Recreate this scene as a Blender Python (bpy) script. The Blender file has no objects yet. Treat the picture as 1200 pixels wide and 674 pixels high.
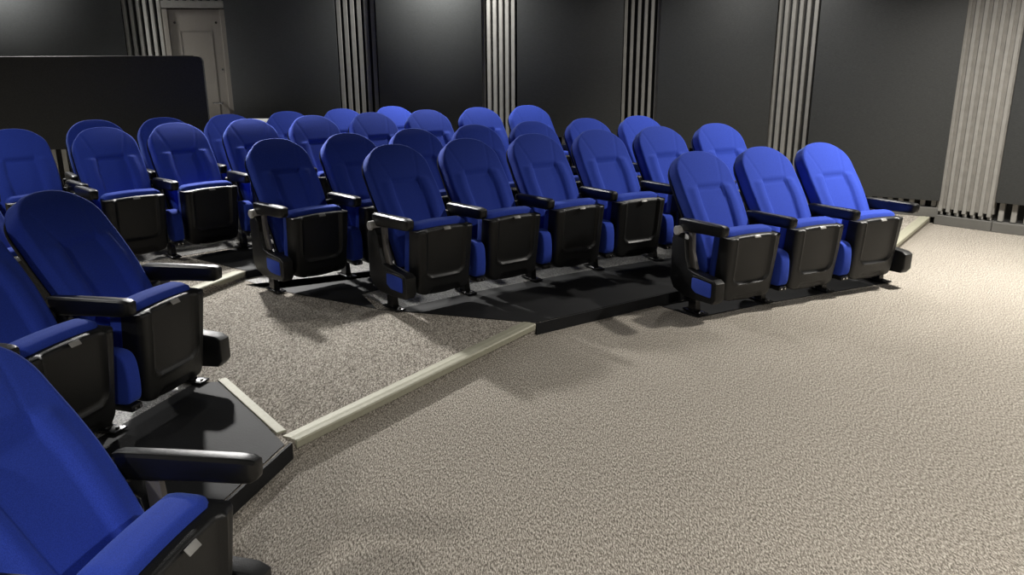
import bpy, bmesh, math, random
from mathutils import Vector, Matrix
random.seed(7)
C = bpy.context.scene.collection
SC = bpy.context.scene
PI = math.pi

# ---------------------------------------------------------------- camera
FPX, PITCH, ROLL, CAMH = 943.65, 16.444, -0.285, 1.6563
cam_d = bpy.data.cameras.new('camera')
cam_d.sensor_width = 36.0
cam_d.lens = FPX / 1200.0 * 36.0
cam_d.clip_start = 0.05
cam = bpy.data.objects.new('camera', cam_d)
C.objects.link(cam)
cam.location = (0, 0, CAMH)
th, ro = math.radians(PITCH), math.radians(ROLL)
fw = Vector((0, math.cos(th), -math.sin(th)))
rt = Vector((1, 0, 0)); up = Vector((0, math.sin(th), math.cos(th)))
r2 = rt * math.cos(ro) + up * math.sin(ro)
u2 = -rt * math.sin(ro) + up * math.cos(ro)
M = Matrix((r2, u2, -fw)).transposed().to_4x4()
M.translation = cam.location
cam.matrix_world = M
SC.camera = cam

# ---------------------------------------------------------------- world, exposure
w = bpy.data.worlds.new('world'); SC.world = w
w.use_nodes = True
w.node_tree.nodes['Background'].inputs[0].default_value = (0.9, 0.95, 1.0, 1)
w.node_tree.nodes['Background'].inputs[1].default_value = 0.05
SC.view_settings.view_transform = 'Standard'
SC.view_settings.look = 'None'
SC.view_settings.gamma = 1.0
SC.view_settings.use_curve_mapping = False
SC.view_settings.exposure = 0.2

# ---------------------------------------------------------------- ceiling lamps
def lamp(loc, power, col=(1, 0.95, 0.86), size=0.22, aim=None, spread=140):
    d = bpy.data.lights.new('downlight', 'AREA')
    d.shape = 'DISK'; d.size = size; d.energy = power; d.color = col
    d.spread = math.radians(spread)
    o = bpy.data.objects.new('ceiling_downlight_lamp', d); C.objects.link(o)
    o.location = loc
    if aim:
        o.rotation_euler = (Vector(aim) - Vector(loc)).to_track_quat('-Z', 'Y').to_euler()
    return o
LZ = 3.0
LAMPS = [
    ((2.2, 7.9, LZ), 34, (1, 0.97, 0.92)),
    ((3.75, 5.6, LZ), 142, (1, 0.955, 0.88)),
    ((-0.70, 8.98, LZ), 58, (1, 0.99, 0.95)),
    ((-5.15, 8.22, LZ), 110, (1, 0.99, 0.96)),
    ((-2.8, -0.6, LZ), 85, (1, 0.96, 0.90)),
    ((2.6, 1.2, LZ), 82, (1, 0.955, 0.885)),
    ((-3.0, 8.35, LZ), 44, (1, 0.98, 0.95), 0.24, (-0.75, 4.3, 0), 62),
    ((-3.9, 4.5, LZ), 20, (1, 0.98, 0.94)),
    ((0.0, -1.6, LZ), 70, (1, 0.96, 0.90)),  # added unseen lamp, brightens the seat fronts
]
for l in LAMPS:
    lamp(*l)

# ---------------------------------------------------------------- materials
def nt(name):
    m = bpy.data.materials.new(name); m.use_nodes = True
    return m, m.node_tree.nodes, m.node_tree.links, m.node_tree.nodes['Principled BSDF']
def coords(N, L, scale=(1, 1, 1), rot=0.0):
    tc = N.new('ShaderNodeTexCoord'); mp = N.new('ShaderNodeMapping')
    mp.inputs['Scale'].default_value = scale
    mp.inputs['Rotation'].default_value = (0, 0, rot)
    L.new(tc.outputs['Object'], mp.inputs['Vector'])
    return mp.outputs['Vector']
def ramp(N, stops):
    r = N.new('ShaderNodeValToRGB')
    e = r.color_ramp.elements
    e[0].position, e[0].color = stops[0][0], (*stops[0][1], 1)
    e[1].position, e[1].color = stops[-1][0], (*stops[-1][1], 1)
    for p, c in stops[1:-1]:
        x = e.new(p); x.color = (*c, 1)
    return r
def noise(N, L, vec, scale, detail=2, rough=0.5):
    n = N.new('ShaderNodeTexNoise')
    n.inputs['Scale'].default_value = scale
    n.inputs['Detail'].default_value = detail
    n.inputs['Roughness'].default_value = rough
    if vec is not None: L.new(vec, n.inputs['Vector'])
    return n
def bump(N, L, h, strength, dist=0.002):
    b = N.new('ShaderNodeBump')
    b.inputs['Strength'].default_value = strength
    b.inputs['Distance'].default_value = dist
    L.new(h, b.inputs['Height'])
    return b.outputs['Normal']
def simple(name, col, rough=0.5, metal=0.0, nscale=0, namp=0.12, bstr=0.0, bscale=200, spec=0.5, sheen=0.0):
    m, N, L, P = nt(name)
    P.inputs['Base Color'].default_value = (*col, 1)
    P.inputs['Roughness'].default_value = rough
    P.inputs['Metallic'].default_value = metal
    P.inputs['Specular IOR Level'].default_value = spec
    if sheen:
        P.inputs['Sheen Weight'].default_value = sheen
        P.inputs['Sheen Roughness'].default_value = 0.45
        P.inputs['Sheen Tint'].default_value = (min(1, col[0] * 4 + .25), min(1, col[1] * 4 + .3), 1, 1)
    v = coords(N, L)
    if nscale:
        n = noise(N, L, v, nscale, 3)
        r = ramp(N, [(0.3, tuple(c * (1 - namp) for c in col)), (0.7, tuple(min(1, c * (1 + namp)) for c in col))])
        L.new(n.outputs['Fac'], r.inputs['Fac']); L.new(r.outputs['Color'], P.inputs['Base Color'])
    if bstr:
        n2 = noise(N, L, v, bscale, 2)
        L.new(bump(N, L, n2.outputs['Fac'], bstr), P.inputs['Normal'])
    return m
def carpet_mat(name, dark, mid, light, rot=0.5):
    m, N, L, P = nt(name)
    P.inputs['Roughness'].default_value = 0.95
    P.inputs['Specular IOR Level'].default_value = 0.1
    v = coords(N, L)
    v2 = coords(N, L, (1.0, 0.30, 1.0), rot)
    a = noise(N, L, v, 340, 3, 0.8)
    b = noise(N, L, v2, 200, 2, 0.7)
    c = noise(N, L, v, 1.3, 2, 0.5)
    mx = N.new('ShaderNodeMix'); mx.data_type = 'FLOAT'
    mx.inputs[0].default_value = 0.38
    L.new(a.outputs['Fac'], mx.inputs[2]); L.new(b.outputs['Fac'], mx.inputs[3])
    r = ramp(N, [(0.435, dark), (0.5, mid), (0.57, light)])
    L.new(mx.outputs[0], r.inputs['Fac'])
    hs = N.new('ShaderNodeHueSaturation')
    mr = N.new('ShaderNodeMapRange')
    mr.inputs['To Min'].default_value = 0.92; mr.inputs['To Max'].default_value = 1.08
    L.new(c.outputs['Fac'], mr.inputs['Value']); L.new(mr.outputs['Result'], hs.inputs['Value'])
    L.new(r.outputs['Color'], hs.inputs['Color']); L.new(hs.outputs['Color'], P.inputs['Base Color'])
    return m

MT = {}
MT['carpet'] = carpet_mat('speckled_carpet', (0.035, 0.030, 0.025), (0.225, 0.199, 0.166), (0.68, 0.635, 0.56))
MT['fabric'] = simple('blue_fabric', (0.028, 0.062, 0.43), 0.85, nscale=420, namp=0.25, bstr=0.35, bscale=500, spec=0.2, sheen=0.22)
MT['plastic'] = simple('black_plastic', (0.007, 0.007, 0.007), 0.36, bstr=0.18, bscale=420)
MT['shell'] = simple('black_textured_plastic', (0.0072, 0.0075, 0.0078), 0.42, nscale=300, namp=0.3, bstr=0.35, bscale=330)
MT['steel'] = simple('black_painted_steel', (0.008, 0.008, 0.009), 0.22, bstr=0.0)
MT['bolt'] = simple('chrome_bolt', (0.6, 0.6, 0.6), 0.2, 1.0)
MT['cap'] = simple('grey_pivot_cap', (0.55, 0.54, 0.52), 0.4)  # left-end caps, lamplight on them painted in as a pale tone
MT['capblack'] = simple('black_pivot_cap', (0.03, 0.03, 0.03), 0.4)
MT['postgrey'] = simple('grey_bracket_metal', (0.16, 0.15, 0.14), 0.4, 0.3)
MT['tag'] = simple('grey_tag', (0.30, 0.295, 0.28), 0.4)
MT['vinyl'] = simple('black_rubber_floor', (0.009, 0.0095, 0.0105), 0.68, nscale=6, namp=0.25, bstr=0.25, bscale=120, spec=0.3)
MT['nosing'] = simple('aluminium_nosing', (0.38, 0.37, 0.285), 0.6, 0.1, nscale=40, namp=0.06)
MT['batten'] = simple('grey_batten_paint', (0.25, 0.243, 0.225), 0.5, nscale=14, namp=0.08)
MT['recess'] = simple('batten_recess_paint', (0.20, 0.19, 0.172), 0.6, nscale=14, namp=0.12)
MT['backing'] = simple('black_wall_backing', (0.008, 0.008, 0.008), 0.8)
MT['base'] = simple('grey_baseboard', (0.12, 0.117, 0.108), 0.5, nscale=10, namp=0.06)
MT['door'] = simple('grey_door_paint', (0.22, 0.20, 0.175), 0.45, nscale=3, namp=0.05)
MT['ceil'] = simple('dark_ceiling', (0.05, 0.05, 0.05), 0.9)
MT['white'] = simple('white_laminate', (0.8, 0.8, 0.78), 0.3)
MT['screen'] = simple('black_fabric_screen', (0.060, 0.060, 0.057), 0.8, nscale=90, namp=0.15, bstr=0.2, bscale=300)
MT['lampglass'] = simple('lamp_ring', (0.7, 0.7, 0.7), 0.5)
# acoustic panel cloth, fine horizontal weave
m, N, L, P = nt('charcoal_acoustic_cloth')
v = coords(N, L, (1, 1, 7))
n1 = noise(N, L, v, 45, 3, 0.6)
r = ramp(N, [(0.3, (0.029, 0.031, 0.031)), (0.7, (0.046, 0.048, 0.048))])
L.new(n1.outputs['Fac'], r.inputs['Fac']); L.new(r.outputs['Color'], P.inputs['Base Color'])
P.inputs['Roughness'].default_value = 0.55; P.inputs['Specular IOR Level'].default_value = 0.4
L.new(bump(N, L, n1.outputs['Fac'], 0.35, 0.002), P.inputs['Normal'])
MT['panel'] = m
# speckled rubber under the seats, pale tone partly standing in for glare
m, N, L, P = nt('worn_speckled_rubber')
v = coords(N, L)
n1 = noise(N, L, v, 120, 4, 0.8); n2 = noise(N, L, v, 5, 3, 0.6)
r = ramp(N, [(0.42, (0.03, 0.029, 0.027)), (0.5, (0.15, 0.145, 0.135)), (0.58, (0.50, 0.49, 0.46))])
L.new(n1.outputs['Fac'], r.inputs['Fac']); L.new(r.outputs['Color'], P.inputs['Base Color'])
P.inputs['Roughness'].default_value = 0.38
L.new(bump(N, L, n1.outputs['Fac'], 0.6, 0.004), P.inputs['Normal'])
MT['worn'] = m

# ---------------------------------------------------------------- mesh helpers
def obj(name, bm, mat, parent=None, smooth=True, angle=40):
    bmesh.ops.recalc_face_normals(bm, faces=bm.faces)
    me = bpy.data.meshes.new(name)
    bm.to_mesh(me); bm.free()
    me.materials.append(mat)
    if smooth:
        for p in me.polygons: p.use_smooth = True
        me.set_sharp_from_angle(angle=math.radians(angle))
    o = bpy.data.objects.new(name, me); C.objects.link(o)
    o.parent = parent
    return o
def struct(name, bm, mat, smooth=False):
    o = obj(name, bm, mat, None, smooth); o['kind'] = 'structure'; return o
def tag(o, label, cat, group=None):
    o['label'] = label; o['category'] = cat
    if group: o['group'] = group
    return o
def empty(name, loc, rz=0):
    o = bpy.data.objects.new(name, None); C.objects.link(o)
    o.location = loc; o.rotation_euler = (0, 0, rz); o.empty_display_size = 0.1
    return o
def rbox(bm, c, s, r=0.0, seg=2, rot=None, shear=0.0):
    b = bmesh.new()
    bmesh.ops.create_cube(b, size=1)
    for v in b.verts: v.co = Vector((v.co.x * s[0], v.co.y * s[1], v.co.z * s[2]))
    if r > 0:
        bmesh.ops.bevel(b, geom=list(b.edges), offset=r, segments=seg, profile=0.5, affect='EDGES')
    for v in b.verts:
        if rot: v.co = rot @ v.co
        v.co.y += v.co.z * shear
        v.co += Vector(c)
    merge(bm, b)
def merge(bm, b):
    mp = {}
    for v in b.verts: mp[v] = bm.verts.new(v.co)
    for f in b.faces:
        try: bm.faces.new([mp[v] for v in f.verts])
        except ValueError: pass
    b.free()
def cyl(bm, p0, p1, r, n=20, r1=None, bev=0.0):
    p0, p1 = Vector(p0), Vector(p1)
    d = (p1 - p0); q = d.to_track_quat('Z', 'Y')
    r1 = r if r1 is None else r1
    prof = [(0, r), (d.length, r1)] if not bev else [(0, r - bev), (bev, r), (d.length - bev, r1), (d.length, r1 - bev)]
    rings = []
    for h, rr in prof:
        rings.append([bm.verts.new(p0 + q @ Vector((rr * math.cos(2 * PI * k / n), rr * math.sin(2 * PI * k / n), h))) for k in range(n)])
    for a, b in zip(rings, rings[1:]):
        for k in range(n): bm.faces.new((a[k], a[(k + 1) % n], b[(k + 1) % n], b[k]))
    bm.faces.new(rings[0][::-1]); bm.faces.new(rings[-1])
def prism_x(bm, pts, x0, x1, bev=0.0, seg=2):
    """pts are (forward, z); forward is -y"""
    b = bmesh.new()
    A = [b.verts.new((x0, -f, z)) for f, z in pts]; B = [b.verts.new((x1, -f, z)) for f, z in pts]
    n = len(pts)
    b.faces.new(A); b.faces.new(B[::-1])
    for i in range(n): b.faces.new((A[i], B[i], B[(i + 1) % n], A[(i + 1) % n]))
    bmesh.ops.recalc_face_normals(b, faces=b.faces)
    if bev:
        es = [e for e in b.edges if abs(e.verts[0].co.x - e.verts[1].co.x) < 1e-6]
        bmesh.ops.bevel(b, geom=es, offset=bev, segments=seg, profile=0.5, affect='EDGES')
    merge(bm, b)
def smooth_poly(pts, it=2):
    for _ in range(it):
        q = []
        n = len(pts)
        for i in range(n):
            a, b = pts[i], pts[(i + 1) % n]
            q.append((a[0] * .75 + b[0] * .25, a[1] * .75 + b[1] * .25)); q.append((a[0] * .25 + b[0] * .75, a[1] * .25 + b[1] * .75))
        pts = q
    return pts
def prism_z(bm, pts, z0, z1):
    A = [bm.verts.new((x, y, z0)) for x, y in pts]; B = [bm.verts.new((x, y, z1)) for x, y in pts]
    n = len(pts)
    bm.faces.new(A[::-1]); bm.faces.new(B)
    for i in range(n): bm.faces.new((A[i], A[(i + 1) % n], B[(i + 1) % n], B[i]))
def lerp_tab(tab, x):
    if x <= tab[0][0]: return tab[0][1]
    for (a, va), (b, vb) in zip(tab, tab[1:]):
        if x <= b:
            t = (x - a) / (b - a); t = t * t * (3 - 2 * t) if False else t
            return va + (vb - va) * t
    return tab[-1][1]
def sst(a, b, x):
    t = max(0, min(1, (x - a) / (b - a))); return t * t * (3 - 2 * t)

# ================================================================ THE ROOM
S1, S2 = 0.067, 0.118
# wall line (x, y) with kind of the stretch that starts there
def wp(azd, y): return (math.tan(math.radians(azd)) * y, y)
AZ = {}
def pxaz(x, y=0.0):
    r = fw + r2 * ((x - 600) / FPX) - u2 * ((y - 337) / FPX)
    return math.degrees(math.atan2(r.x, r.y))
WALL = [  # plan corners measured at the wall, left to right
    ('panel', wp(pxaz(-110), 8.20)),
    ('battens', wp(pxaz(141), 8.90)),
    ('door', wp(pxaz(190), 8.95)),
    ('panel', wp(pxaz(263), 9.05)),
    ('battens', wp(pxaz(392), 9.25)),
    ('panel', wp(pxaz(440), 9.30)),
    ('battens', wp(pxaz(563), 9.42)),
    ('panel', wp(pxaz(606), 9.30)),
    ('battens', wp(pxaz(730), 9.30)),
    ('panel', wp(pxaz(777), 9.27)),
    ('battens', wp(pxaz(913), 8.88)),
    ('panel', wp(pxaz(965), 8.42)),
    ('battens6', wp(pxaz(1136), 7.80)),
    ('panel', wp(pxaz(1209), 7.44)),
    ('battens', wp(pxaz(1330), 6.95)),
    ('end', (6.30, 6.2)),
]
H = 3.15
def lin(a, b, t): return (a[0] + (b[0] - a[0]) * t, a[1] + (b[1] - a[1]) * t)
def normal(a, b):     # inward (towards the seats)
    dx, dy = b[0] - a[0], b[1] - a[1]; l = math.hypot(dx, dy)
    return (dy / l, -dx / l)
# backing wall round the whole room
back_pts = [p for _, p in WALL]
ring = back_pts + [(7.4, 3.5), (6.6, 0.2), (4.0, -2.6), (0.0, -3.8), (-4.0, -3.4), (-7.0, -0.6), (-8.2, 3.0), (-7.6, 6.2)]
def off(p, q, d):
    n = normal(p, q); return n[0] * d, n[1] * d
bm = bmesh.new()
nr = len(back_pts)
for i in range(nr - 1):
    a, b = back_pts[i], back_pts[i + 1]
    n = normal(a, b)
    q = [(a[0], a[1]), (b[0], b[1]), (b[0] - n[0] * .1, b[1] - n[1] * .1), (a[0] - n[0] * .1, a[1] - n[1] * .1)]
    prism_z(bm, q, 0, H)
struct('wall_back', bm, MT['backing'])
bm = bmesh.new()
rest = ring[nr - 1:] + [ring[0]]
for a, b in zip(rest, rest[1:]):
    n = normal(a, b)
    q = [a, b, (b[0] - n[0] * .1, b[1] - n[1] * .1), (a[0] - n[0] * .1, a[1] - n[1] * .1)]
    prism_z(bm, q, 0, H)
struct('wall_front', bm, MT['panel'])
bm = bmesh.new(); prism_z(bm, [(p[0], p[1]) for p in ring][::-1], H, H + 0.1)
struct('ceiling', bm, MT['ceil'])
bm = bmesh.new(); prism_z(bm, [(p[0], p[1]) for p in ring][::-1], -0.1, 0)
struct('floor', bm, MT['carpet'])
# lamp rings round the light sources
for i, l in enumerate(LAMPS):
    bm = bmesh.new()
    x, y, z = l[0]
    n = 32
    R0, R1 = 0.125, 0.155
    vs = []
    for (rr, zz) in ((R0, z + .002), (R1, z - .008), (R1 + .01, z + .01), (R1 + .01, H), (R0, H)):
        vs.append([bm.verts.new((x + rr * math.cos(2 * PI * k / n), y + rr * math.sin(2 * PI * k / n), zz)) for k in range(n)])
    for a, b in zip(vs, vs[1:] + [vs[0]]):
        for k in range(n): bm.faces.new((a[k], a[(k + 1) % n], b[(k + 1) % n], b[k]))
    o = obj('ceiling_downlight', bm, MT['lampglass'])
    tag(o, 'round ceiling downlight ' + ['over the right front seats', 'over the open carpet at right', 'beside the brightly lit back panel', 'in the far left corner of the ceiling',
        'near the left front row', 'above the photographer', 'between the fourth and back rows', 'behind the left block', 'behind the photographer'][i], 'ceiling light', 'ceiling downlights')

# tread platforms ----------------------------------------------------------
L1_front = [(-1.55, -0.2), (-1.42, 1.0), (-1.28, 1.75), (-1.06, 2.61), (-0.94, 3.07), (0.14, 4.60), (1.11, 5.26), (2.0, 5.70), (2.80, 6.03), (4.27, 8.0)]
back_r = [wp(pxaz(1136), 7.80), wp(pxaz(965), 8.42), wp(pxaz(913), 8.88), wp(pxaz(777), 9.27), wp(pxaz(606), 9.30), wp(pxaz(563), 9.42), wp(pxaz(440), 9.30), wp(pxaz(392), 9.25), wp(pxaz(263), 9.05), wp(pxaz(141), 8.9), wp(pxaz(-110), 8.2), (-7.6, 6.2), (-8.2, 3.0), (-7.6, 1.0), (-6.4, -0.2)]
bm = bmesh.new(); prism_z(bm, L1_front[:-1] + [(4.20, 7.90)] + back_r[1:], 0.0, S1)
struct('floor_first_tier', bm, MT['carpet'])
L2_front = [(-3.3, 2.0), (-2.9, 3.3), (-2.13, 5.09), (-1.94, 5.66), (-1.42, 6.12), (-0.95, 6.48), (-0.46, 6.82), (0.05, 7.14), (0.55, 7.43), (1.05, 7.70), (1.55, 7.95), (2.6, 8.45)]
bm = bmesh.new(); prism_z(bm, L2_front + [wp(pxaz(913), 8.86)] + back_r[3:-1] + [(-6.6, 2.0)], S1, S2)
struct('floor_second_tier', bm, MT['carpet'])

# black rubber sheets on the treads
def sheet(name, pts, z, mat, t=0.004):
    bm = bmesh.new(); prism_z(bm, pts, z, z + t); return struct(name, bm, mat)
feetM2 = [(-0.74, 4.89), (-0.3, 5.24), (0.16, 5.56), (0.63, 5.85), (1.13, 6.12), (1.63, 6.36), (2.15, 6.57)]
feetM3 = [(-1.61, 5.3), (-1.19, 5.67), (-0.75, 6.02), (-0.3, 6.35), (0.16, 6.66), (0.65, 6.95), (1.14, 7.21), (1.65, 7.45)]
feetF = [(1.21, 4.98), (1.71, 5.23), (2.22, 5.47), (2.73, 5.7)]
# strip in front of second row (middle section)
sheet('trim_1', [(-0.86, 4.90), (0.14, 4.62), (1.11, 5.27), (2.0, 5.71), (2.79, 6.04), (2.95, 6.3), (2.15, 6.52)] + feetM2[::-1][1:], S1, MT['vinyl'])
# speckled floor with painted glare below the second row
def shift(p, dx, dy): return (p[0] + dx, p[1] + dy)
hb = [shift(p, -0.32, 0.46) for p in feetM2]
sheet('trim_2', feetM2 + [(2.6, 6.9), (2.4, 7.2)] + hb[::-1][:-1] + [(-1.02, 5.22)], S1, MT['worn'], 0.003)
sheet('trim_3', [(-0.87, 4.915), (-1.02, 5.23)] + hb[1:] + [(2.2, 7.5)] + [shift(p, -0.05, 0.05) for p in feetM3[::-1]] + [(-1.88, 5.48)], S1, MT['vinyl'])
sheet('trim_4', [(-1.66, 5.36)] + [shift(p, -0.05, 0.05) for p in feetM3[1:]] + [(1.9, 7.9)] + [shift(p, 0.01, -0.012) for p in L2_front[::-1][1:8]] + [(-1.93, 5.60)], S1, MT['worn'], 0.003)
feetM4 = [(-2.18, 6.43), (-1.74, 6.77), (-1.29, 7.1), (-0.82, 7.42), (-0.35, 7.72), (0.13, 8.0), (0.63, 8.26)]
sheet('trim_5', [(-2.50, 6.08), (-1.95, 5.68), (-1.42, 6.13), (-0.95, 6.49), (-0.46, 6.83), (0.05, 7.15), (0.55, 7.44), (1.05, 7.71), (1.55, 7.96), (1.3, 8.5)] + feetM4[::-1], S2, MT['vinyl'])
sheet('trim_6', [(-4.3, 5.6), (-3.45, 5.5), (-2.62, 6.1), (-2.2, 6.45)] + feetM4[1:] + [(0.4, 8.8), (-0.8, 9.0), (-4.2, 7.2)], S2, MT['worn'], 0.003)
# under the front row (middle section)
sheet('trim_7', [(0.99, 5.16), (1.19, 4.90)] + [shift(p, 0.02, -0.03) for p in feetF[1:-1]] + [(2.72, 5.66), (2.80, 6.01), (2.0, 5.67), (1.11, 5.23)], 0, MT['vinyl'])
# left section: strip, speckled floor with painted glare, floor under the nearest row
sheet('trim_8', [(-0.96, 3.06), (-1.45, 3.73), (-1.58, 3.73), (-1.75, 3.2), (-1.92, 2.66), (-2.0, 2.2), (-2.1, 1.0), (-1.46, 1.0), (-1.29, 1.75), (-1.07, 2.61)], S1, MT['vinyl'])
sheet('trim_9', [(-1.58, 3.73), (-1.75, 3.2), (-1.92, 2.66), (-2.0, 2.2), (-2.1, 1.0), (-2.7, 1.0), (-2.6, 2.6), (-2.5, 3.4), (-2.3, 4.0)][::-1], S1, MT['worn'], 0.003)
sheet('trim_10', [(-0.86, 2.06), (-1.17, 2.10), (-1.28, 1.75), (-1.42, 1.0), (-1.0, 1.0), (-0.88, 1.97)][::-1], 0, MT['vinyl'])

def riser(name, pts, z0, z1, mat, t=0.012):
    bm = bmesh.new()
    for a, b in zip(pts, pts[1:]):
        n = normal(a, b)
        q = [a, b, (b[0] + n[0] * t, b[1] + n[1] * t), (a[0] + n[0] * t, a[1] + n[1] * t)]
        prism_z(bm, q, z0, z1)
    return struct(name, bm, mat)
riser('trim_11', [(0.14, 4.60), (1.11, 5.26), (2.0, 5.70), (2.80, 6.03)], 0.0, S1 + 0.006, MT['vinyl'])
riser('trim_12', L1_front[:5], 0.0, S1 + 0.006, MT['vinyl'])
riser('trim_13', L2_front[3:], S1, S2 + 0.006, MT['vinyl'])

def nosing(a, b, z0, z1, label, wd=0.075, drop=0.028):
    """L-shaped aluminium stair nosing, ribbed top"""
    n = normal(a, b)
    prof = [(0.008, z1 - drop), (0.012, z1 - drop), (0.016, z1 + 0.004), (0.010, z1 + 0.010), (-0.006, z1 + 0.011),
            (-0.012, z1 + 0.009), (-0.030, z1 + 0.011), (-0.045, z1 + 0.009), (-wd, z1 + 0.006), (-wd, z1 + 0.001), (0.0, z1 + 0.001), (0.0, z1 - drop)]
    bm = bmesh.new()
    A = [bm.verts.new((a[0] + n[0] * d, a[1] + n[1] * d, z)) for d, z in prof]
    B = [bm.verts.new((b[0] + n[0] * d, b[1] + n[1] * d, z)) for d, z in prof]
    k = len(prof)
    bm.faces.new(A); bm.faces.new(B[::-1])
    for i in range(k): bm.faces.new((A[i], B[i], B[(i + 1) % k], A[(i + 1) % k]))
    o = obj('stair_nosing', bm, MT['nosing'], smooth=False)
    tag(o, label, 'stair edge')
    return o
nosing((-0.925, 3.092), (0.13, 4.587), 0, S1, 'long metal step edge of the left aisle, nearest the camera')
nosing((-2.60, 3.95), (-1.95, 5.63), S1, S2, 'metal step edge higher up the left aisle, behind the first tier')
nosing((2.83, 6.07), (4.06, 7.72), 0, S1, 'metal step edge at the far right beside the wall battens')
# slim edge strip between black platform and aisle carpet
bm = bmesh.new()
a, b = Vector((-1.47, 3.75, S1 + .002)), Vector((-1.01, 3.16, S1 + .002))
d = (b - a).normalized(); nn = Vector((-d.y, d.x, 0))
rbox(bm, ((a + b) / 2 + nn * 0.012 + Vector((0, 0, .004))), ((b - a).length, 0.045, 0.010), 0.002, 1, Matrix.Rotation(math.atan2(d.y, d.x), 3, 'Z'))
tag(obj('edge_strip', bm, MT['nosing'], smooth=False), 'slim metal strip between the black platform and the aisle carpet', 'floor strip')

# battens, baseboards and panels --------------------------------------------
def batten_run(bm, a, b, n, z0, z1, wd=0.045, dp=0.055, base_off=0.0):
    L_ = math.hypot(b[0] - a[0], b[1] - a[1])
    nx, ny = normal(a, b); ang = math.atan2(b[1] - a[1], b[0] - a[0])
    R = Matrix.Rotation(ang, 3, 'Z')
    for i in range(n):
        t = (i + 0.5) / n
        p = lin(a, b, t)
        rbox(bm, (p[0] + nx * (dp / 2 + base_off), p[1] + ny * (dp / 2 + base_off), (z0 + z1) / 2), (wd, dp, z1 - z0), 0.004, 1, R)
gi = 0; pi_ = 0; ti = 20
panel_labels = ['large charcoal acoustic panel at the far left behind the black screen',
    'charcoal acoustic panel right of the grey door',
    'charcoal acoustic panel with the bright light patch at its top',
    'charcoal acoustic panel in the middle of the back wall, right of the lit one',
    'charcoal acoustic panel between the fourth and fifth batten strips',
    'widest charcoal acoustic panel, behind the right front seats',
    'charcoal acoustic panel cut by the right edge of the photo']
panel_bot = [0.9, 0.75, 0.72, 0.70, 0.585, 0.22, 0.27]
floorz = [S2, S2, S2, S2, S2, S1, 0.0]
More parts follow.
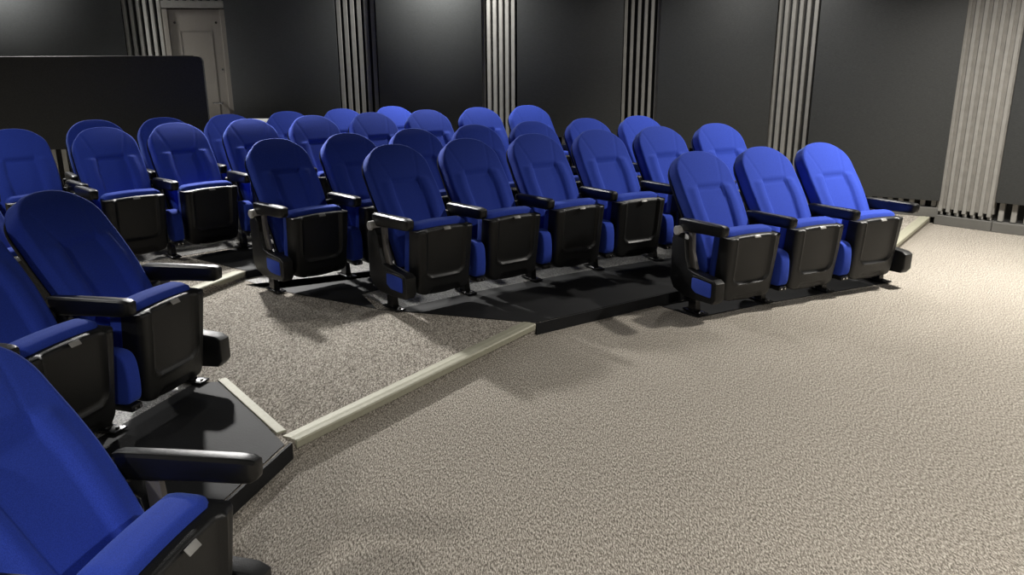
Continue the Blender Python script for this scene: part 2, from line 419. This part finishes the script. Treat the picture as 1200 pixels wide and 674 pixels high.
for i in range(len(WALL) - 1):
    kind, a = WALL[i]; b = WALL[i + 1][1]
    nx, ny = normal(a, b); ang = math.atan2(b[1] - a[1], b[0] - a[0]); R = Matrix.Rotation(ang, 3, 'Z')
    L_ = math.hypot(b[0] - a[0], b[1] - a[1])
    right = i >= 11
    fz = (S1 if i == 11 else 0.0) if right else S2
    mid = lin(a, b, .5)
    # baseboard
    if kind != 'door':
        bm = bmesh.new()
        rbox(bm, (mid[0] + nx * .045, mid[1] + ny * .045, fz + .047), (L_, .09, .094), .004, 1, R)
        o = struct('baseboard_%d' % (i + 1), bm, MT['base'])
    if kind == 'panel':
        zb = panel_bot[pi_]
        nb = max(3, int(L_ / 0.095))
        bm = bmesh.new(); batten_run(bm, a, b, nb, fz + .10 if right else fz + .09, zb + 0.1)
        struct('trim_%d' % ti, bm, MT['batten']); ti += 1
        bm = bmesh.new()
        rbox(bm, (mid[0] + nx * .085, mid[1] + ny * .085, (zb + H) / 2), (L_, .05, H - zb - .02), .006, 2, R)
        tag(obj('acoustic_panel', bm, MT['panel'], angle=30), panel_labels[pi_], 'wall panel', 'charcoal acoustic panels')
        pi_ += 1
    elif kind == 'battens6':
        bm = bmesh.new()
        rbox(bm, (mid[0] + nx * .045, mid[1] + ny * .045, (fz + .16 + H) / 2), (L_, .05, H - fz - .16), 0, 1, R)
        struct('trim_%d' % ti, bm, MT['recess']); ti += 1
        bm = bmesh.new(); batten_run(bm, a, b, 7, fz + .13, H - .01, L_ / 7 * 0.5, .018, .07)
        struct('trim_%d' % ti, bm, MT['batten']); ti += 1
        bm = bmesh.new(); batten_run(bm, a, b, 7, fz + .095, fz + .16, L_ / 7 * 0.5, .05, 0)
        struct('trim_%d' % ti, bm, MT['batten']); ti += 1
    elif kind == 'battens':
        bm = bmesh.new()
        n = 6
        batten_run(bm, a, b, n, fz + .09, H - .01, L_ / n * (0.62 if i in (4, 6) else 0.5), .045 if i != 10 else .035)
        struct('trim_%d' % ti, bm, MT['batten']); ti += 1
    elif kind == 'door':
        # battens above the door
        bm = bmesh.new(); batten_run(bm, a, b, 8, 2.16, H - .01, L_ / 8 * 0.5, .06)
        rbox(bm, (mid[0] + nx * .04, mid[1] + ny * .04, 2.13), (L_, .08, .07), .003, 1, R)
        struct('trim_%d' % ti, bm, MT['batten']); ti += 1
        dz0, dz1 = S2 + .005, 2.085
        dr = empty('door_1', (mid[0] + nx * .03, mid[1] + ny * .03, S2), ang); dr['kind'] = 'structure'
        bm = bmesh.new()
        hw = L_ / 2 - .05
        rbox(bm, (0, 0, (dz1 - S2) / 2), (hw * 2, .045, dz1 - dz0), .003, 1)
        # raised vertical mouldings
        for x in (-.16, .16): rbox(bm, (x, -.0235, 1.0), (.008, .006, 1.5), 0)
        rbox(bm, (0, -.0235, 1.75), (.33, .006, .008), 0)
        obj('door_leaf', bm, MT['door'], dr, smooth=False)
        for sx in (-1, 1):
            bm = bmesh.new(); rbox(bm, (sx * (L_ / 2 - .025), 0, (dz1 - S2) / 2), (.05, .09, dz1 - dz0), .003, 1)
            obj('door_frame', bm, MT['door'], dr, smooth=False)
        bm = bmesh.new(); cyl(bm, (hw - .07, -.02, 1.0), (hw - .07, -.075, 1.0), .012); cyl(bm, (hw - .07, -.06, 1.0), (hw - .16, -.065, 1.0), .010)
        obj('door_handle', bm, MT['bolt'], dr)
        bm = bmesh.new()
        for x, z in ((-hw + .06, 1.83), (hw - .05, 1.83), (hw - .03, 1.35)): cyl(bm, (x, -.02, z), (x, -.03, z), .012, 12)
        obj('door_stud', bm, MT['bolt'], dr)

# ---------------------------------------------------------------- control desk and black screen at the back left
desk = empty('control_desk', (-3.35, 8.08, S2), 0.10)
tag(desk, 'white topped control desk behind the back row, beside the black screen', 'desk')
bm = bmesh.new(); rbox(bm, (0.05, 0.18, 0.845), (1.66, 0.55, .03), .004, 1); obj('desk_top', bm, MT['white'], desk, smooth=False)
for x in (-.7, .78):
    for y in (-.04, .4):
        bm = bmesh.new(); rbox(bm, (x, y, .415), (.04, .04, .83), .003, 1); obj('leg', bm, MT['steel'], desk, smooth=False)
bm = bmesh.new(); rbox(bm, (0.05, -.07, .70), (1.6, .012, .25), .002, 1); obj('modesty_rail', bm, MT['base'], desk, smooth=False)

scr = empty('partition_screen', (-4.40, 7.66, S2), 0.04)
tag(scr, 'long black screen panel with rounded corner standing behind the back left seats', 'screen')
bm = bmesh.new()
xr, xl, zt, zb_, rr = 1.56, -2.6, 1.495, 0.66, 0.05
pts = [(xl, zb_), (xr - rr, zb_)] + [(xr - rr + rr * math.sin(k * PI / 12), zb_ + rr - rr * math.cos(k * PI / 12)) for k in range(7)] \
    + [(xr - rr + rr * math.cos(k * PI / 12), zt - rr + rr * math.sin(k * PI / 12)) for k in range(7)] + [(xl, zt)]
A = [bm.verts.new((x, -.02, z)) for x, z in pts]; B = [bm.verts.new((x, .02, z)) for x, z in pts]
bm.faces.new(A); bm.faces.new(B[::-1])
for k in range(len(pts)): bm.faces.new((A[k], B[k], B[(k + 1) % len(pts)], A[(k + 1) % len(pts)]))
obj('screen_panel', bm, MT['screen'], scr, smooth=False)
bm = bmesh.new(); rbox(bm, ((xr + xl) / 2 - .03, 0, zt + .004), (xr - xl - .1, .03, .008), .002, 1); obj('top_trim', bm, MT['base'], scr, smooth=False)
for x in (-2.2, -.4, 1.25):
    bm = bmesh.new(); rbox(bm, (x, .035, .38), (.035, .03, .76), .003, 1); rbox(bm, (x, .03, .01), (.05, .36, .02), .003, 1)
    obj('stand', bm, MT['steel'], scr, smooth=False)

# ================================================================ THEATRE CHAIR
PROF = [(0.050, 0.26), (0.095, 0.39), (0.155, 0.51), (0.230, 0.63), (0.310, 0.74), (0.385, 0.84), (0.450, 0.915), (0.505, 0.968)]
SL = [0.0]
for p, q in zip(PROF, PROF[1:]): SL.append(SL[-1] + math.hypot(q[0] - p[0], q[1] - p[1]))
LT = SL[-1]
def cat(i, t):
    P0, P1, P2, P3 = (PROF[max(i - 1, 0)], PROF[i], PROF[min(i + 1, len(PROF) - 1)], PROF[min(i + 2, len(PROF) - 1)])
    r = []
    for k in (0, 1):
        a, b, c, d = P0[k], P1[k], P2[k], P3[k]
        r.append(.5 * ((2 * b) + (c - a) * t + (2 * a - 5 * b + 4 * c - d) * t * t + (-a + 3 * b - 3 * c + d) * t ** 3))
    return r
def prof(s):
    s = max(0.0, s)
    for i in range(len(SL) - 1):
        if s <= SL[i + 1] or i == len(SL) - 2:
            return cat(i, min(1.0, (s - SL[i]) / (SL[i + 1] - SL[i])) if s <= LT else 1.0)
def pt(x, s, o):
    e = 0.004
    a, b = prof(max(0, min(LT, s) - e)), prof(min(LT, s) if s > e else e)
    ty, tz = b[0] - a[0], b[1] - a[1]; l = math.hypot(ty, tz); ty /= l; tz /= l
    c = prof(min(s, LT)); ex = max(0, s - LT)
    return Vector((x, c[0] + ty * ex - tz * o, c[1] + tz * ex + ty * o))
HWT = [(0, .200), (.14, .214), (.30, .226), (.42, .233), (.52, .235), (.62, .231)]
def hwid(s, grow=0.0):
    s0 = 0.640
    base = lerp_tab(HWT, s)
    if s > s0:
        t = (s - s0) / (LT + grow - s0)
        base *= max(0.0, 1 - min(1, t) ** 2.2) ** (1 / 2.0)
    return base + grow
OUT = []
def outline_dist(x, s):
    if not OUT:
        for k in range(161):
            q = LT * (1 - (1 - k / 160) ** 1.9); OUT.append((hwid(q), q))
    return min(math.hypot(abs(x) - a, s - b) for a, b in OUT)
def back_cushion():
    bm = bmesh.new()
    NU, NV = 44, 60
    svals = []
    for j in range(NV + 1):
        t = j / NV
        svals.append(LT * (1 - (1 - t) ** 1.7) if t < 1 else LT)
    TH, RR = 0.030, 0.018
    front = []
    for s in svals:
        hw = max(hwid(s), .012); row = []
        for i in range(NU + 1):
            u = -1 + 2 * i / NU
            u = math.copysign(abs(u) ** 0.85, u)
            x = u * hw
            e = min(outline_dist(x, s), s + .02) if abs(u) < 0.9999 and s < LT - 1e-6 else 0.0
            k = min(1, max(0, e / RR)); d = TH * math.sqrt(max(0, 1 - (1 - k) ** 2))
            z = prof(s)[1]
            ax = abs(x)
            pw = lerp_tab([(.38, .085), (.52, .100), (.66, .108), (.755, .096)], z)
            below = 1 - sst(.750, .760, z)
            # hollowed centre panel, raised bolsters, seams
            d -= below * 0.013 * (1 - sst(pw - .006, pw + .012, ax))
            d += 0.012 * below * math.exp(-((ax - pw - .045) / .035) ** 2)
            d -= 0.004 * math.exp(-((ax - pw) / .006) ** 2) * below
            if z > .74:
                hx = pw + (z - .755) * 0.35
                d -= 0.003 * math.exp(-((ax - hx) / .006) ** 2) * (k > .8)
            d -= 0.010 * math.exp(-((z - .755) / .008) ** 2) * (1 - sst(pw, pw + .015, ax))
            row.append(bm.verts.new(pt(x, s, d)))
        front.append(row)
    for a, b in zip(front, front[1:]):
        for i in range(NU): bm.faces.new((a[i], a[i + 1], b[i + 1], b[i]))
    # side wall and back
    loop = [(front[0][i], -1 + 2 * i / NU, svals[0]) for i in range(NU + 1)]
    def edge_pts():
        L_ = []
        for i in range(NU + 1): L_.append((front[0][i]))
        for j in range(1, NV + 1): L_.append(front[j][NU])
        for i in range(NU - 1, -1, -1): L_.append(front[NV][i])
        for j in range(NV - 1, 0, -1): L_.append(front[j][0])
        return L_
    ed = edge_pts()
    nb = Vector((0, 0.86, -0.5)) * 0.062
    ring = [bm.verts.new(v.co + nb) for v in ed]
    m = len(ed)
    for i in range(m): bm.faces.new((ed[i], ring[i], ring[(i + 1) % m], ed[(i + 1) % m]))
    bm.faces.new(ring)
    return bm
def back_shell():
    bm = bmesh.new()
    NU, NV = 14, 26
    def layer(o_rim, o_mid, grow):
        rows = []
        for j in range(NV + 1):
            t = j / NV; s = (LT + grow) * (1 - (1 - t) ** 1.7)
            hw = max(hwid(min(s, LT + grow), grow), .012)
            row = []
            for i in range(NU + 1):
                u = -1 + 2 * i / NU; u = math.copysign(abs(u) ** .85, u)
                e = min(hw * (1 - abs(u)), (LT + grow - s), s + .01)
                k = min(1, max(0, e / .06))
                row.append(bm.verts.new(pt(u * hw, s, o_rim + (o_mid - o_rim) * math.sqrt(max(0, 1 - (1 - k) ** 2)))))
            rows.append(row)
        return rows
    F_ = layer(-.050, -.058, .007); B_ = layer(-.066, -.098, .007)
    for R_ in (F_, B_):
        for a, b in zip(R_, R_[1:]):
            for i in range(NU): bm.faces.new((a[i], a[i + 1], b[i + 1], b[i]))
    def ed(R_):
        return R_[0][:] + [R_[j][NU] for j in range(1, NV + 1)] + R_[NV][:NU][::-1] + [R_[j][0] for j in range(NV - 1, 0, -1)]
    a, b = ed(F_), ed(B_)
    for i in range(len(a)): bm.faces.new((a[i], b[i], b[(i + 1) % len(a)], a[(i + 1) % len(a)]))
    return bm
SH0, SH1 = (0.130, 0.088), (0.182, 0.530)   # (forward, z) of shell bottom / top
def sd_box(px, pz, hx, hz, r):
    qx, qz = abs(px) - hx + r, abs(pz) - hz + r
    return math.hypot(max(qx, 0), max(qz, 0)) + min(max(qx, qz), 0) - r
def seat_shell():
    bm = bmesh.new()
    NU, NV = 44, 40
    hgt = SH1[1] - SH0[1]
    rows = []
    for j in range(NV + 1):
        v = j / NV; z = SH0[1] + hgt * v
        f0 = SH0[0] + (SH1[0] - SH0[0]) * v
        hw = 0.212 - 0.010 * (1 - v)
        # rounded bottom corners
        zz = v * hgt; rc = .06
        if zz < rc: hw -= rc * (1 - math.sqrt(max(0, 1 - ((rc - zz) / rc) ** 2))) * .8
        row = []
        for i in range(NU + 1):
            u = -1 + 2 * i / NU; x = u * hw
            e = min(hw * (1 - abs(u)), hgt * (1 - v) * 3.5 + .006, zz + .004)
            k = min(1, e / .028); d = -.030 * (1 - math.sqrt(max(0, 1 - (1 - k) ** 2)))
            d += .012 * math.sin(PI * min(1, v * .9 + .1)) * (1 - u * u)
            # framed inner panel, open at the top
            sd = sd_box(x, z - .415, .146, .20, .055)
            d -= .012 * (1 - sst(-.010, .001, sd))
            d += .005 * math.exp(-((sd - .006) / .006) ** 2) * (z < .52)
            # shallow finger notch at the foot
            sn = sd_box(x, z - .095, .115, .040, .03)
            d -= .014 * (1 - sst(-.008, .004, sn))
            zoff = .012 * (abs(u) ** 2) * (1 - v) ** 3
            row.append(bm.verts.new((x, -(f0 + d), z + zoff + (-.010 * u * u * v))))
        rows.append(row)
    for a, b in zip(rows, rows[1:]):
        for i in range(NU): bm.faces.new((a[i], a[i + 1], b[i + 1], b[i]))
    ed = rows[0][:] + [rows[j][NU] for j in range(1, NV + 1)] + rows[NV][:NU][::-1] + [rows[j][0] for j in range(NV - 1, 0, -1)]
    ring = [bm.verts.new(v.co + Vector((0, .072, 0))) for v in ed]
    m = len(ed)
    for i in range(m): bm.faces.new((ed[i], ring[i], ring[(i + 1) % m], ed[(i + 1) % m]))
    bm.faces.new(ring)
    return bm
def seat_cushion():
    bm = bmesh.new()
    b = bmesh.new()
    bmesh.ops.create_cube(b, size=1)
    bmesh.ops.subdivide_edges(b, edges=list(b.edges), cuts=5, use_grid_fill=True)
    hx, hy, hz, r = .205, .068, .218, .045
    for v in b.verts:
        p = Vector((v.co.x * 2 * hx, v.co.y * 2 * hy, v.co.z * 2 * hz))
        q = Vector((max(-hx + r, min(hx - r, p.x)), max(-hy + r, min(hy - r, p.y)), max(-hz + r, min(hz - r, p.z))))
        d = p - q
        if d.length > 1e-6: p = q + d.normalized() * r
        arch = .010 * (1 - (p.x / hx) ** 2) * (p.z > .08)
        f = .045 + (p.z / (2 * hz)) * .05
        v.co = Vector((p.x, p.y - f + .006, p.z + .336 + arch))
    bmesh.ops.subdivide_edges(b, edges=list(b.edges), cuts=1, use_grid_fill=True, smooth=0.6)
    merge(bm, b)
    return bm
def armrest(x):
    bm = bmesh.new()
    secs = [(-.225, .535, .580, .014), (-.218, .522, .592, .022), (-.195, .515, .600, .026), (-.10, .522, .605, .029), (.04, .534, .611, .031),
            (.165, .541, .616, .032), (.195, .545, .615, .030), (.212, .555, .609, .024), (.218, .568, .598, .014)]
    rings = []
    for f, z0, z1, hw in secs:
        zc, hz = (z0 + z1) / 2, (z1 - z0) / 2
        ring = []
        for k in range(20):
            a = 2 * PI * (k + .5) / 20
            cx, cz = math.cos(a), math.sin(a)
            e = .32
            px = math.copysign(abs(cx) ** e, cx) * hw; pz = math.copysign(abs(cz) ** e, cz) * hz
            if pz < 0: px *= .82 + .18 * (1 + pz / hz)
            if pz > hz * .8: px *= .84
            ring.append(bm.verts.new((x + px, -f, zc + pz)))
        rings.append(ring)
    for a, b in zip(rings, rings[1:]):
        for k in range(20): bm.faces.new((a[k], a[(k + 1) % 20], b[(k + 1) % 20], b[k]))
    bm.faces.new(rings[0][::-1]); bm.faces.new(rings[-1])
    return bm
def pivot(x, side):
    bm = bmesh.new()
    wd = .042 if side == 0 else .056
    cyl(bm, (x - wd, .205, .518), (x + wd, .205, .518), .030, 28, bev=.004)
    return bm
MIDP = [(-.245, .49), (-.20, .545), (-.15, .55), (-.10, .47), (-.07, .38), (.02, .36), (.03, .33), (.03, .15), (-.04, .13), (-.15, .13), (-.21, .18), (-.245, .30)]
ENDP = [(-.262, .46), (-.235, .50), (-.18, .505), (-.135, .47), (-.115, .35), (-.085, .292), (-.02, .278), (.165, .268), (.198, .25), (.198, .145), (.17, .112), (-.02, .098), (-.12, .098), (-.225, .125), (-.262, .18)]
def standard(parent, x, kind):
    """the upright that carries an armrest: kind mid / left / right"""
    obj('armrest', armrest(x), MT['plastic'], parent)
    pv = obj('pivot_cap', pivot(x, 0 if kind == 'mid' else 1), MT['cap' if kind == 'left' else 'capblack'], parent)
    bm = bmesh.new()
    if kind == 'mid':
        prism_x(bm, MIDP, x - .018, x + .018, .004)
        fr = obj('side_frame', bm, MT['plastic'], parent)
        bm = bmesh.new()
        prof_ = smooth_poly([(.01, .150), (.135, .150), (.165, .165), (.172, .25), (.165, .345), (.135, .383), (.05, .387), (.01, .375)], 2)
        prism_x(bm, prof_, x - .037, x + .037, .010, 3)
        obj('side_pad', bm, MT['fabric'], parent)
        bm = bmesh.new(); rbox(bm, (x, -.100, .135), (.066, .13, .03), .008, 2)
        cp = obj('pad_bracket', bm, MT['plastic'], parent)
        for dx in (-.015, .015): bm = bmesh.new(); cyl(bm, (x + dx, -.163, .135), (x + dx, -.170, .135), .006, 10); obj('screw', bm, MT['bolt'], cp)
        lx = x
    else:
        s = -1 if kind == 'left' else 1
        x0, x1 = (x - .040, x + .034) if s < 0 else (x - .034, x + .040)
        prism_x(bm, ENDP, x0, x1, .008, 3)
        fr = obj('end_panel', bm, MT['shell'], parent)
        bm = bmesh.new()
        xo = x + s * .040
        b2 = [(-.030, .150), (.150, .150), (.160, .16), (.160, .238), (.150, .246), (-.02, .246), (-.032, .236)]
        prism_x(bm, smooth_poly(b2, 1), xo - .003, xo + s * .006 if s > 0 else xo - .006, .0025, 2) if s > 0 else prism_x(bm, smooth_poly(b2, 1), xo - .006, xo + .003, .0025, 2)
        obj('side_insert', bm, MT['fabric'], fr)
        bm = bmesh.new()
        b3 = [(-.045, .138), (.168, .138), (.176, .148), (.176, .250), (.166, .258), (-.03, .258), (-.047, .248)]
        outer = smooth_poly(b3, 1)
        prism_x(bm, outer, min(xo - s * .002, xo + s * .003), max(xo - s * .002, xo + s * .003), .001, 1)
        obj('insert_frame', bm, MT['plastic'], fr)
        bm = bmesh.new(); prism_x(bm, [(-.10, .29), (-.03, .29), (-.075, .40), (-.085, .54), (-.13, .54), (-.125, .42)], x - .012, x + .012, .003)
        obj('armrest_post', bm, MT['postgrey'], parent)
        lx = x
    # leg and floor plate
    bm = bmesh.new()
    secs = [(.15, -.115, -.02, .018), (.08, -.085, -.01, .017), (.012, -.075, -.005, .022)]
    rings = []
    for z, f0, f1, hw in secs:
        rings.append([bm.verts.new((lx + sx * hw, -f, z)) for sx, f in ((-1, f0), (1, f0), (1, f1), (-1, f1))])
    for a, b in zip(rings, rings[1:]):
        for k in range(4): bm.faces.new((a[k], a[(k + 1) % 4], b[(k + 1) % 4], b[k]))
    bm.faces.new(rings[0]); bm.faces.new(rings[-1][::-1])
    lg = obj('leg', bm, MT['steel'], parent, smooth=False)
    bm = bmesh.new(); rbox(bm, (lx, .03, .0095), (.075, .175, .011), .004, 2)
    pl = obj('floor_plate', bm, MT['steel'], parent)
    for fy in (-.035, .095):
        bm = bmesh.new(); cyl(bm, (lx + .004, fy, .014), (lx + .004, fy, .023), .009, 6); obj('bolt', bm, MT['bolt'], pl)

W = 0.56
def chair(left, right):
    r = empty('theatre_chair', (0, 0, 0))
    obj('backrest', back_cushion(), MT['fabric'], r, angle=60)
    obj('back_shell', back_shell(), MT['plastic'], r, angle=50)
    obj('seat_cushion', seat_cushion(), MT['fabric'], r, angle=60)
    ss = obj('seat_shell', seat_shell(), MT['shell'], r, angle=50)
    bm = bmesh.new(); rbox(bm, (0, -.185, .5235), (.048, .005, .022), .0015, 2, Matrix.Rotation(math.radians(-42), 3, 'X'))
    obj('seat_tag', bm, MT['tag'], ss)
    bm = bmesh.new()
    cyl(bm, (-.25, .03, .25), (.25, .03, .25), .013, 14)
    obj('cross_bar', bm, MT['steel'], r)
    standard(r, -W / 2, left)
    if right: standard(r, W / 2, right)
    return r
def copy_tree(o, parent=None):
    c = o.copy(); C.objects.link(c); c.parent = parent
    for ch in o.children: copy_tree(ch, c)
    return c
PROTO = {}
def place(x, y, a, z, left, right, label, group):
    key = (left, right)
    if key not in PROTO:
        o = chair(left, right); PROTO[key] = o
    else:
        o = copy_tree(PROTO[key])
    o.location = (x, y, z); o.rotation_euler = (0, 0, a)
    tag(o, label, 'chair', group)
    return o
def row(x, y, a, k, n, z, labels, group, first='left', last='right', skip=()):
    for i in range(n):
        nx, ny = x + W * math.cos(a), y + W * math.sin(a)
        if i not in skip:
            place((x + nx) / 2, (y + ny) / 2, a, z, first if i == 0 else 'mid', last if i == n - 1 else None, labels[i], group)
        x, y, a = nx, ny, a + k
def pre(n, what, first, last):
    """one label for each seat of a row"""
    words = ['first', 'second', 'third', 'fourth', 'fifth', 'sixth', 'seventh', 'eighth']
    out = []
    for i in range(n):
        if i == 0: out.append(first)
        elif i == n - 1: out.append(last)
        else: out.append('blue theatre chair, %s from the left %s' % (words[i], what))
    return out
row(1.211, 4.978, .460, -.0135, 3, 0.004,
    ['left blue theatre chair of the front trio, blue insert on its end panel', 'blue theatre chair in the middle of the front trio on the carpet edge',
     'blue theatre chair at the right end of the front trio, armrest toward the wall'], 'front row of three tip-up chairs')
row(-.736, 4.887, .672, -.0575, 6, S1 + .004,
    pre(6, 'in the second row', 'blue theatre chair at the aisle end of the second row, foot on the black platform', 'last blue theatre chair of the second row, rising behind the front trio'),
    'second row of tip-up chairs')
row(-1.609, 5.298, .726, -.0473, 7, S1 + .004,
    pre(7, 'in the third row', 'blue theatre chair at the aisle end of the third row, beside the black step', 'last blue theatre chair of the third row, below the fourth batten strip'),
    'third row of tip-up chairs')
row(-2.178, 6.426, .667, -.0352, 6, S2 + .004,
    pre(6, 'in the right stretch of the fourth row', 'blue theatre chair in the fourth row just behind the aisle end of the third row', 'last blue theatre chair of the fourth row, below the third batten strip'),
    'fourth row of tip-up chairs', first='mid')
place(-2.825, 5.89, .731, S2 + .004, 'mid', None, 'left one of two fourth row chairs whose black seat fronts hang below the screen', 'fourth row of tip-up chairs')
place(-2.415, 6.265, .737, S2 + .004, 'mid', None, 'right one of two fourth row chairs whose black seat fronts hang below the screen', 'fourth row of tip-up chairs')
place(-3.45, 5.79, .74, S2 + .004, 'mid', 'mid', 'blue theatre chair cut by the left photo edge, before the black screen', 'fourth row of tip-up chairs')
row(-3.438, 6.285, .651, -.005, 6, S2 + .004,
    ['dark blue chair back showing behind the fourth row, leftmost of the back row', 'chair back of the back row just below the black screen, second from its left',
     'chair back of the back row below the grey door', 'light blue chair back of the back row, just right of the white desk top',
     'light blue chair back of the back row, second from its right end', 'last light blue chair back of the back row, below the second batten strip'],
    'back row of tip-up chairs', first='mid', skip=(0,))
place(-3.27, 6.56, .62, S2 + .004, 'mid', None, 'dark blue chair back showing behind the fourth row, leftmost of the back row', 'back row of tip-up chairs')
row(-1.919, 2.661, 1.27, -.006, 2, S1 + .004,
    ['left block chair second from the aisle, its seat front facing the black platform', 'large blue theatre chair at the aisle end of the left block, two long armrests'],
    'left block second row', first='mid')
place(-2.80, 4.26, 1.15, S1 + .004, 'mid', None, 'mostly hidden blue chair at the left edge behind the large aisle chair', 'left block third row')
row(-.995, 1.419, 1.379, 0, 1, 0.004,
    ['nearest blue theatre chair in the bottom left corner, cut by the photo edge'], 'left block front row', first='mid')
